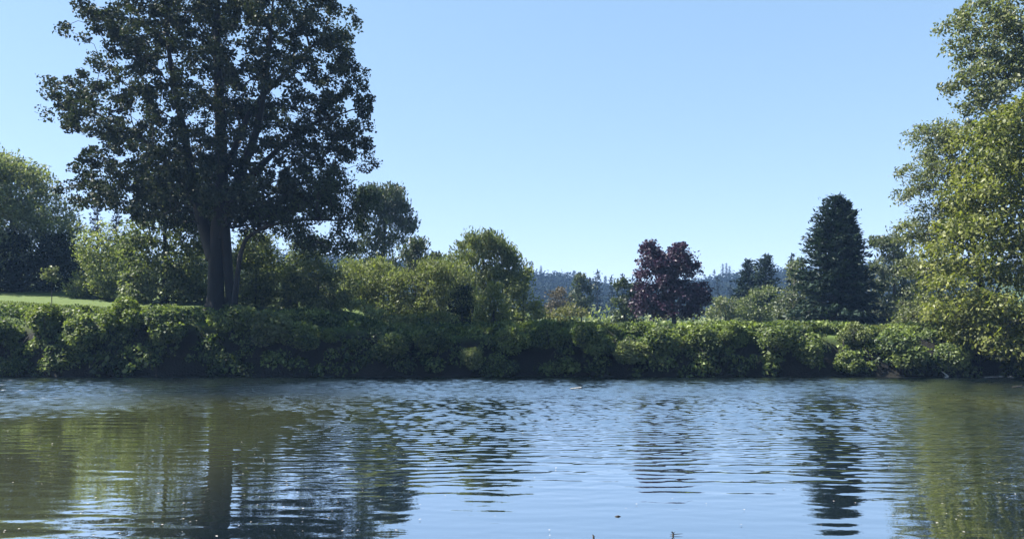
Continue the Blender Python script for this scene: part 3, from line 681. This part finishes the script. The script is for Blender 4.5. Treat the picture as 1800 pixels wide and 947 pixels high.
# ------------------------------------------------------------------ the river bank
def bank_cover():
    r = np.random.default_rng(9)
    Vs, Fs, Ts, o = [], [], [], 0
    dd = np.linspace(-.1, 5.5, 240)
    for k in range(920):
        x = r.uniform(-50, 50); gh = ground_h(np.full(240, x), shore(x) + dd); crest = gh.max()
        if k < 460: d = r.uniform(2.0, 5.0); rad = r.uniform(.35, .8)
        else:
            hz = r.uniform(.05, 1) * min(crest, 3.4); d = dd[np.argmax(gh >= hz)] - r.uniform(-.25, .3); rad = r.uniform(.32, .75)
        y = float(shore(x)) + d; z = float(ground_h(x, y)) if k < 460 else hz
        ls = r.choice([.6, .85, 1.15, 1.5], p=[.3, .4, .22, .08]); tb = r.choice([.08, .3, .6], p=[.35, .4, .25])
        n = int(rad * rad * 250 / ls ** 1.7)
        dirs = unit(r.normal(size=(n, 3)) + [0, -.35, .35])
        C = np.array([x, y, z + .1]) + dirs * rad * np.array([1.25, .8, .9]) * r.uniform(.7, 1.08, n)[:, None]
        C[:, 2] = np.maximum(C[:, 2], .08)
        D = unit(r.normal(size=(n, 3)) * .5 + dirs * .4 + [0, -.1, -.25]); Nn = unit(dirs * .5 + r.normal(size=(n, 3)) * .45 + [0, 0, .5])
        L = r.uniform(.17, .38, n) * ls
        V, Fc = leaf_quads(C, D, Nn, L, L * .62)
        Vs.append(V); Fs.append(Fc + o); o += len(V); Ts.append(np.clip(r.normal(size=n) * .22 + tb, 0, 1))
    ob = mesh_from('bank_undergrowth', np.concatenate(Vs), np.concatenate(Fs), M['bramble'], tone=np.concatenate(Ts))
    tag(ob, 'tangled bramble undergrowth covering the whole river bank', 'undergrowth', kind='stuff')
    # hanging runners at the water's edge
    n = 110; x = r.uniform(-45, 45, n); y = shore(x) + r.uniform(.1, 1.2, n)
    z0 = ground_h(x, y) + r.uniform(.3, 1.4, n)
    P0 = np.stack([x, y - .1, z0], 1); P1 = P0 + np.stack([r.normal(size=n) * .5, -r.uniform(.2, .7, n), -r.uniform(.3, .9, n)], 1)
    P1[:, 2] = np.maximum(P1[:, 2], .06)
    V, Fc = tubes(P0, P1, np.full(n, .014), np.full(n, .008), 4)
    tag(mesh_from('trailing_undergrowth', V, Fc, M['bark_grey']), 'thin trailing bramble runners hanging down to the water', 'undergrowth', kind='stuff')


bank_cover()


def bush_variant(seed, leaf=.27):
    r = np.random.default_rng(seed)
    Vs, Fs, Ts, o = [], [], [], 0
    for k in range(11):
        a = r.uniform(0, 6.28); q = r.uniform(0, .75); rad = r.uniform(.34, .55)
        c = np.array([math.cos(a) * q, math.sin(a) * q * .8, r.uniform(-.35, .5)])
        n = int(rad * rad * 2300)
        dirs = unit(r.normal(size=(n, 3)))
        C = c + dirs * rad * r.uniform(.6, 1.1, n)[:, None]
        D = unit(r.normal(size=(n, 3)) * .5 + dirs * .4 + [0, 0, -.25]); Nn = unit(dirs * .45 + r.normal(size=(n, 3)) * .45 + [0, 0, .55])
        L = r.uniform(.65, 1.3, n) * leaf * .55
        V, Fc = leaf_quads(C, D, Nn, L, L * .62)
        Vs.append(V); Fs.append(Fc + o); o += len(V); Ts.append(np.clip(r.normal(size=n) * .22 + r.uniform(.15, .7), 0, 1))
    sP0 = np.zeros((9, 3)) + [0, 0, -.8]; sP1 = r.normal(size=(9, 3)) * .35 + [0, 0, .1]
    t = tubes(sP0, sP1, np.full(9, .018), np.full(9, .008), 5)
    return t, (np.concatenate(Vs), np.concatenate(Fs), np.concatenate(Ts))


bv = [bush_variant(s) for s in (1, 2, 3, 4, 5)]
stem_me = [mesh_from('stem', b[0][0], b[0][1], M['bark'], link=False).data for b in bv]
crown_me = {}
for mk in ('bramble', 'lime', 'thicket'):
    for i, b in enumerate(bv): crown_me[mk, i] = mesh_from('foliage', b[1][0], b[1][1], M[mk], tone=b[1][2], link=False).data
bushes = [
    (18, 592, 42, 'bramble', 'leafy bramble bush on the bank at the far end under the willow'),
    (95, 562, 40, 'lime', 'lime green bramble bush on the bank directly below the sapling'),
    (165, 585, 44, 'bramble', 'broad bramble bush between the sapling and the tall mound of leaves'),
    (235, 556, 42, 'lime', 'tall mound of bright leaves poking up above the lawn edge'),
    (320, 575, 44, 'bramble', 'bramble bush on the bank below the ivy clad tree'),
    (410, 568, 42, 'bramble', 'sunlit bramble bush on the bank straight below the oak trunk'),
    (478, 580, 46, 'thicket', 'bramble bush on the bank below the arching boughs'),
    (540, 592, 36, 'bramble', 'last sunlit bramble bush before the oak shade'),
    (582, 590, 17, 'lime', 'tiny bright yellow green bush catching light within the shaded bank'),
    (690, 605, 42, 'bramble', 'bramble bush deep in the oak shadow on the bank'),
    (770, 598, 40, 'bramble', 'shaded bramble bush below the brownish thicket'),
    (835, 622, 30, 'thicket', 'small bush low on the bank below the bright round shrub'),
    (895, 590, 38, 'bramble', 'bramble bush below the shrub that slopes towards the hills'),
    (965, 582, 38, 'bramble', 'bramble bush on the bank below the reddish brown shrub'),
    (1040, 592, 44, 'bramble', 'bramble bush on the bank below the small dark poplar'),
    (1095, 618, 38, 'thicket', 'pale flowering bush hanging towards the water below the maple'),
    (1150, 598, 46, 'bramble', 'broad bright bramble bush right below the purple tree'),
    (1225, 590, 40, 'bramble', 'bramble bush just east of the purple tree trunk'),
    (1280, 582, 34, 'bramble', 'bramble bush below the silvery grey shrub'),
    (1345, 595, 42, 'bramble', 'bramble bush on the bank below the twin firs'),
    (1342, 636, 17, 'lime', 'small bright bush at the waterline below the twin firs'),
    (1410, 612, 38, 'bramble', 'drooping bramble bush below the pale birch'),
    (1475, 628, 30, 'bramble', 'low bramble bush near the water below the great cedar'),
    (1500, 580, 30, 'thicket', 'bush on the bank rim at the foot of the great cedar'),
    (1572, 610, 48, 'bramble', 'big rounded bush on the bank below the aspen'),
    (1560, 642, 16, 'pale2', 'little pale bush at the waterline under the big rounded one'),
    (1640, 622, 40, 'bramble', 'spreading bush on the bank below the airy willow'),
    (1700, 600, 44, 'bramble', 'bush half hidden behind the yellow green tree'),
    (1765, 628, 36, 'bramble', 'dark bush under the lowest boughs of the yellow green tree'),
]
r = np.random.default_rng(77)
for i, (px, py, rp, mk, lab) in enumerate(bushes):
    if px > 620 and rp > 25: py += 8; rp *= .92
    mk = 'lime' if mk == 'pale2' else mk
    x = wx(px, 62); dd = np.linspace(-.2, 5, 200)
    y = float(shore(x)) + 3.0
    for _ in range(3):
        rad = rp / F * y; z = wz(py, y)
        gh = ground_h(np.full(200, x), shore(x) + dd); k = np.argmax(gh > z - .25 * rad) if (gh > z - .25 * rad).any() else 160
        y = float(shore(x)) + min(dd[k], 4.2) - .3 * rad
    root = empty('bramble_bush', (x, y, z), lab, 'bush', 'bramble bushes along the river bank')
    root.scale = (rad * 1.05, rad * .85, rad * .85); root.rotation_euler.z = r.uniform(-.6, .6) + (math.pi if i % 2 else 0)
    for nm, me in (('stem', stem_me[i % 5]), ('foliage', crown_me[mk, i % 5])):
        o = bpy.data.objects.new(nm, me); COL.objects.link(o); o.parent = root


def grass():
    r = np.random.default_rng(10)
    n = 90000
    x = r.uniform(-50, 50, n); x[60000:] = r.uniform(-9, 50, 30000); y = shore(x) + 3.0 + r.uniform(0, 1, n) ** 1.5 * 9; y[60000:] = shore(x[60000:]) + r.uniform(2.4, 4.6, 30000)
    keep = vnoise(x * .8, y * .8, 4) > -.9
    x, y = x[keep], y[keep]; n = len(x)
    h = r.uniform(.12, .42, n) * np.where((x > -9) & (y < shore(x) + 4.6), 1.7, 1) * np.where(x < -12, np.where(y > shore(x) + 4.5, .35, 1), 1.0)
    C = np.stack([x, y, ground_h(x, y) + h * .45], 1)
    D = unit(r.normal(size=(n, 3)) * .25 + [0, 0, 1]); Nn = unit(r.normal(size=(n, 3)) * [1, 1, .2])
    V, Fc = leaf_quads(C, D, Nn, h, .05 + r.uniform(0, .06, n))
    tag(mesh_from('grass', V, Fc, M['grass'], tone=r.uniform(0, 1, n)), 'rough grass growing along the rim of the bank', 'grass', kind='stuff')


grass()


# ------------------------------------------------------------------ driftwood and things afloat
def branch(name, label, cat, pts, rad, mat, group=None, twigs=()):
    pts = np.array(pts, float); base = pts[0].copy()
    root = empty(name, base, label, cat, group)
    V, Fc = trunk_tube(pts - base, rad, 8, 3, 0.0)
    mesh_from('stem', V, Fc, M[mat], root, smooth=True)
    for p, q, rr in twigs:
        v, f = tubes(np.array([p]) - base, np.array([q]) - base, np.array([rr]), np.array([rr * .4]), 6)
        mesh_from('twig', v, f, M[mat], root, smooth=True)
    return root


def on(px, py, z=0.0):
    Y = F * (CAMZ - z) / (py - HOR); return np.array([wx(px, Y), Y, z])


p = on(1660, 663.0, .06); branch('driftwood', 'small bleached branch sticking up at the waterline', 'driftwood', [p, p + [.3, .05, .05], p + [.12, .1, .22], p + [-.15, .1, .42]], [.06, .07, .05, .025], 'drift')
p = on(1730, 662.5, .04); branch('driftwood', 'long thin grey log lying along the waterline', 'driftwood', [p, p + [.6, 0, .03], p + [1.2, .05, 0.02]], [.035, .05, .03], 'drift')
p = on(1755, 662.0, .06); branch('driftwood', 'short white log at the waterline beside the long thin one', 'driftwood', [p, p + [.18, 0, .02], p + [.34, .04, 0]], [.06, .08, .06], 'drift')
p = on(1771, 662.5, .06); branch('driftwood', 'crooked white log under the lowest leafy boughs', 'driftwood', [p, p + [.18, 0, .04], p + [.42, .05, -.03]], [.05, .07, .07], 'drift')
p = on(1789, 654.0, .3); branch('driftwood', 'pale bare pole propped above the water under the boughs', 'driftwood', [p, p + [.5, .2, .02], p + [1.1, .3, .05]], [.04, .04, .03], 'drift')
p = on(1778, 680, .01); branch('driftwood', 'dark wet stick floating out from the white logs', 'driftwood', [p, p + [.35, 0, .02], p + [.8, .3, .05]], [.03, .045, .03], 'wetwood')
p = on(1183, 940.5, .0); branch('floating_twig', 'black forked twig poking out of the calm water', 'twig', [p, p + [.005, 0, .035], p + [-.02, 0, .06]], [.018, .012, .01], 'wetwood',
                                twigs=[(p + [0, 0, .02], p + [.16, .02, .025], .008), (p + [0, 0, .035], p + [.035, 0, .065], .007), (p + [0, 0, .02], p + [-.05, 0, .015], .007)])
p = on(1043, 944.5, .0); branch('floating_twig', 'tiny dark stub poking out of the calm water', 'twig', [p, p + [.006, 0, .02], p + [-.012, 0, .05]], [.016, .018, .008], 'wetwood')
p = on(1086, 907.5, .0); branch('floating_twig', 'small dark chip of wood lying flat on the water', 'twig', [p + [-.05, 0, 0], p + [0, 0, .012], p + [.05, .01, .0]], [.01, .018, .01], 'wetwood')
p = on(1012, 683, .02); branch('floating_twig', 'pale stick adrift in mid river', 'twig', [p + [-.3, 0, 0], p + [0, .03, .03], p + [.32, .1, .06]], [.03, .035, .04], 'drift')


def flecks():
    r = np.random.default_rng(21); n = 330
    px = np.concatenate([r.uniform(0, 760, 220), r.uniform(1560, 1800, 60), r.uniform(700, 1560, 50)]); py = r.uniform(672, 945, n)
    Y = F * CAMZ / (py - HOR); C = np.stack([wx(px, Y), Y, np.full(n, .022)], 1)
    L = r.uniform(.02, .06, n)
    V, Fc = leaf_quads(C, r.normal(size=(n, 3)) * [1, 1, .05], unit(r.normal(size=(n, 3)) * .1 + [0, 0, 1]), L, L * .6, .1)
    tag(mesh_from('floating_leaves', V, Fc, M['drift'], tone=r.uniform(0, 1, n)), 'pale leaf flecks and fluff drifting on the water', 'leaf litter', kind='stuff')


flecks()


# ------------------------------------------------------------------ air
def haze():
    x0, x1, y0, y1, z0, z1 = -1620, 1620, -220, 1620, -3.0, 75.0
    V = [(x, y, z) for z in (z0, z1) for y in (y0, y1) for x in (x0, x1)]
    Fc = [(0, 2, 3, 1), (4, 5, 7, 6), (0, 1, 5, 4), (2, 6, 7, 3), (0, 4, 6, 2), (1, 3, 7, 5)]
    m, nt, out = newmat('haze')
    v = nt.nodes.new('ShaderNodeVolumePrincipled'); v.inputs['Color'].default_value = (0.32, 0.55, 1, 1); v.inputs['Density'].default_value = 0.00021
    nt.links.new(v.outputs[0], out.inputs['Volume'])
    tag(mesh_from('haze', V, Fc, m), 'thin bluish summer haze over the valley', 'haze', kind='stuff')


haze()

# ------------------------------------------------------------------ light, sky, camera
w = bpy.data.worlds.new('World'); scene.world = w; w.use_nodes = True
nt = w.node_tree; bg = nt.nodes['Background']
sk = nt.nodes.new('ShaderNodeTexSky'); sk.sky_type = 'NISHITA'; sk.sun_disc = False
sk.sun_elevation = SUN_EL; sk.sun_rotation = SUN_AZ
sk.air_density = 1.0; sk.dust_density = 0.0; sk.ozone_density = 5.0; sk.altitude = 1000
sep = nt.nodes.new('ShaderNodeSeparateColor'); cmb = nt.nodes.new('ShaderNodeCombineColor')      # the camera's soft colour response
nt.links.new(sk.outputs[0], sep.inputs[0])
for k, (pw, ml) in enumerate([(0.58, 0.9), (0.48, 1.105), (0.58, 1.08)]):
    p1 = nt.nodes.new('ShaderNodeMath'); p1.operation = 'POWER'; p1.inputs[1].default_value = pw; nt.links.new(sep.outputs[k], p1.inputs[0])
    p2 = nt.nodes.new('ShaderNodeMath'); p2.operation = 'MULTIPLY'; p2.inputs[1].default_value = ml; nt.links.new(p1.outputs[0], p2.inputs[0])
    nt.links.new(p2.outputs[0], cmb.inputs[k])
nt.links.new(cmb.outputs[0], bg.inputs[0])
bg.inputs[1].default_value = 0.093

sd = bpy.data.lights.new('sun', 'SUN'); sd.energy = 5.0; sd.angle = math.radians(.55); sd.color = (1, .95, .87)
so = bpy.data.objects.new('sun', sd); COL.objects.link(so)
from mathutils import Vector
sdir = Vector((math.sin(SUN_AZ) * math.cos(SUN_EL), math.cos(SUN_AZ) * math.cos(SUN_EL), math.sin(SUN_EL)))
so.rotation_euler = sdir.to_track_quat('Z', 'Y').to_euler(); so.location = (-60, 20, 90)

cd = bpy.data.cameras.new('camera'); co = bpy.data.objects.new('camera', cd); COL.objects.link(co)
co.location = (0, 0, CAMZ); co.rotation_euler = (math.pi / 2, 0, 0)
cd.sensor_width = 36; cd.lens = 36 * F / W; cd.shift_y = (HOR - H / 2) / W; cd.clip_end = 6000; cd.clip_start = .1
scene.camera = co

scene.view_settings.view_transform = 'Standard'; scene.view_settings.look = 'None'
scene.view_settings.exposure = 2.08; scene.view_settings.gamma = 1; scene.view_settings.use_curve_mapping = False
scene.render.engine = 'CYCLES'
cy = scene.cycles
cy.use_denoising = True
cy.max_bounces = 6; cy.diffuse_bounces = 3; cy.glossy_bounces = 3; cy.transmission_bounces = 3; cy.volume_bounces = 0; cy.transparent_max_bounces = 8
cy.caustics_reflective = False; cy.caustics_refractive = False; cy.sample_clamp_indirect = 4
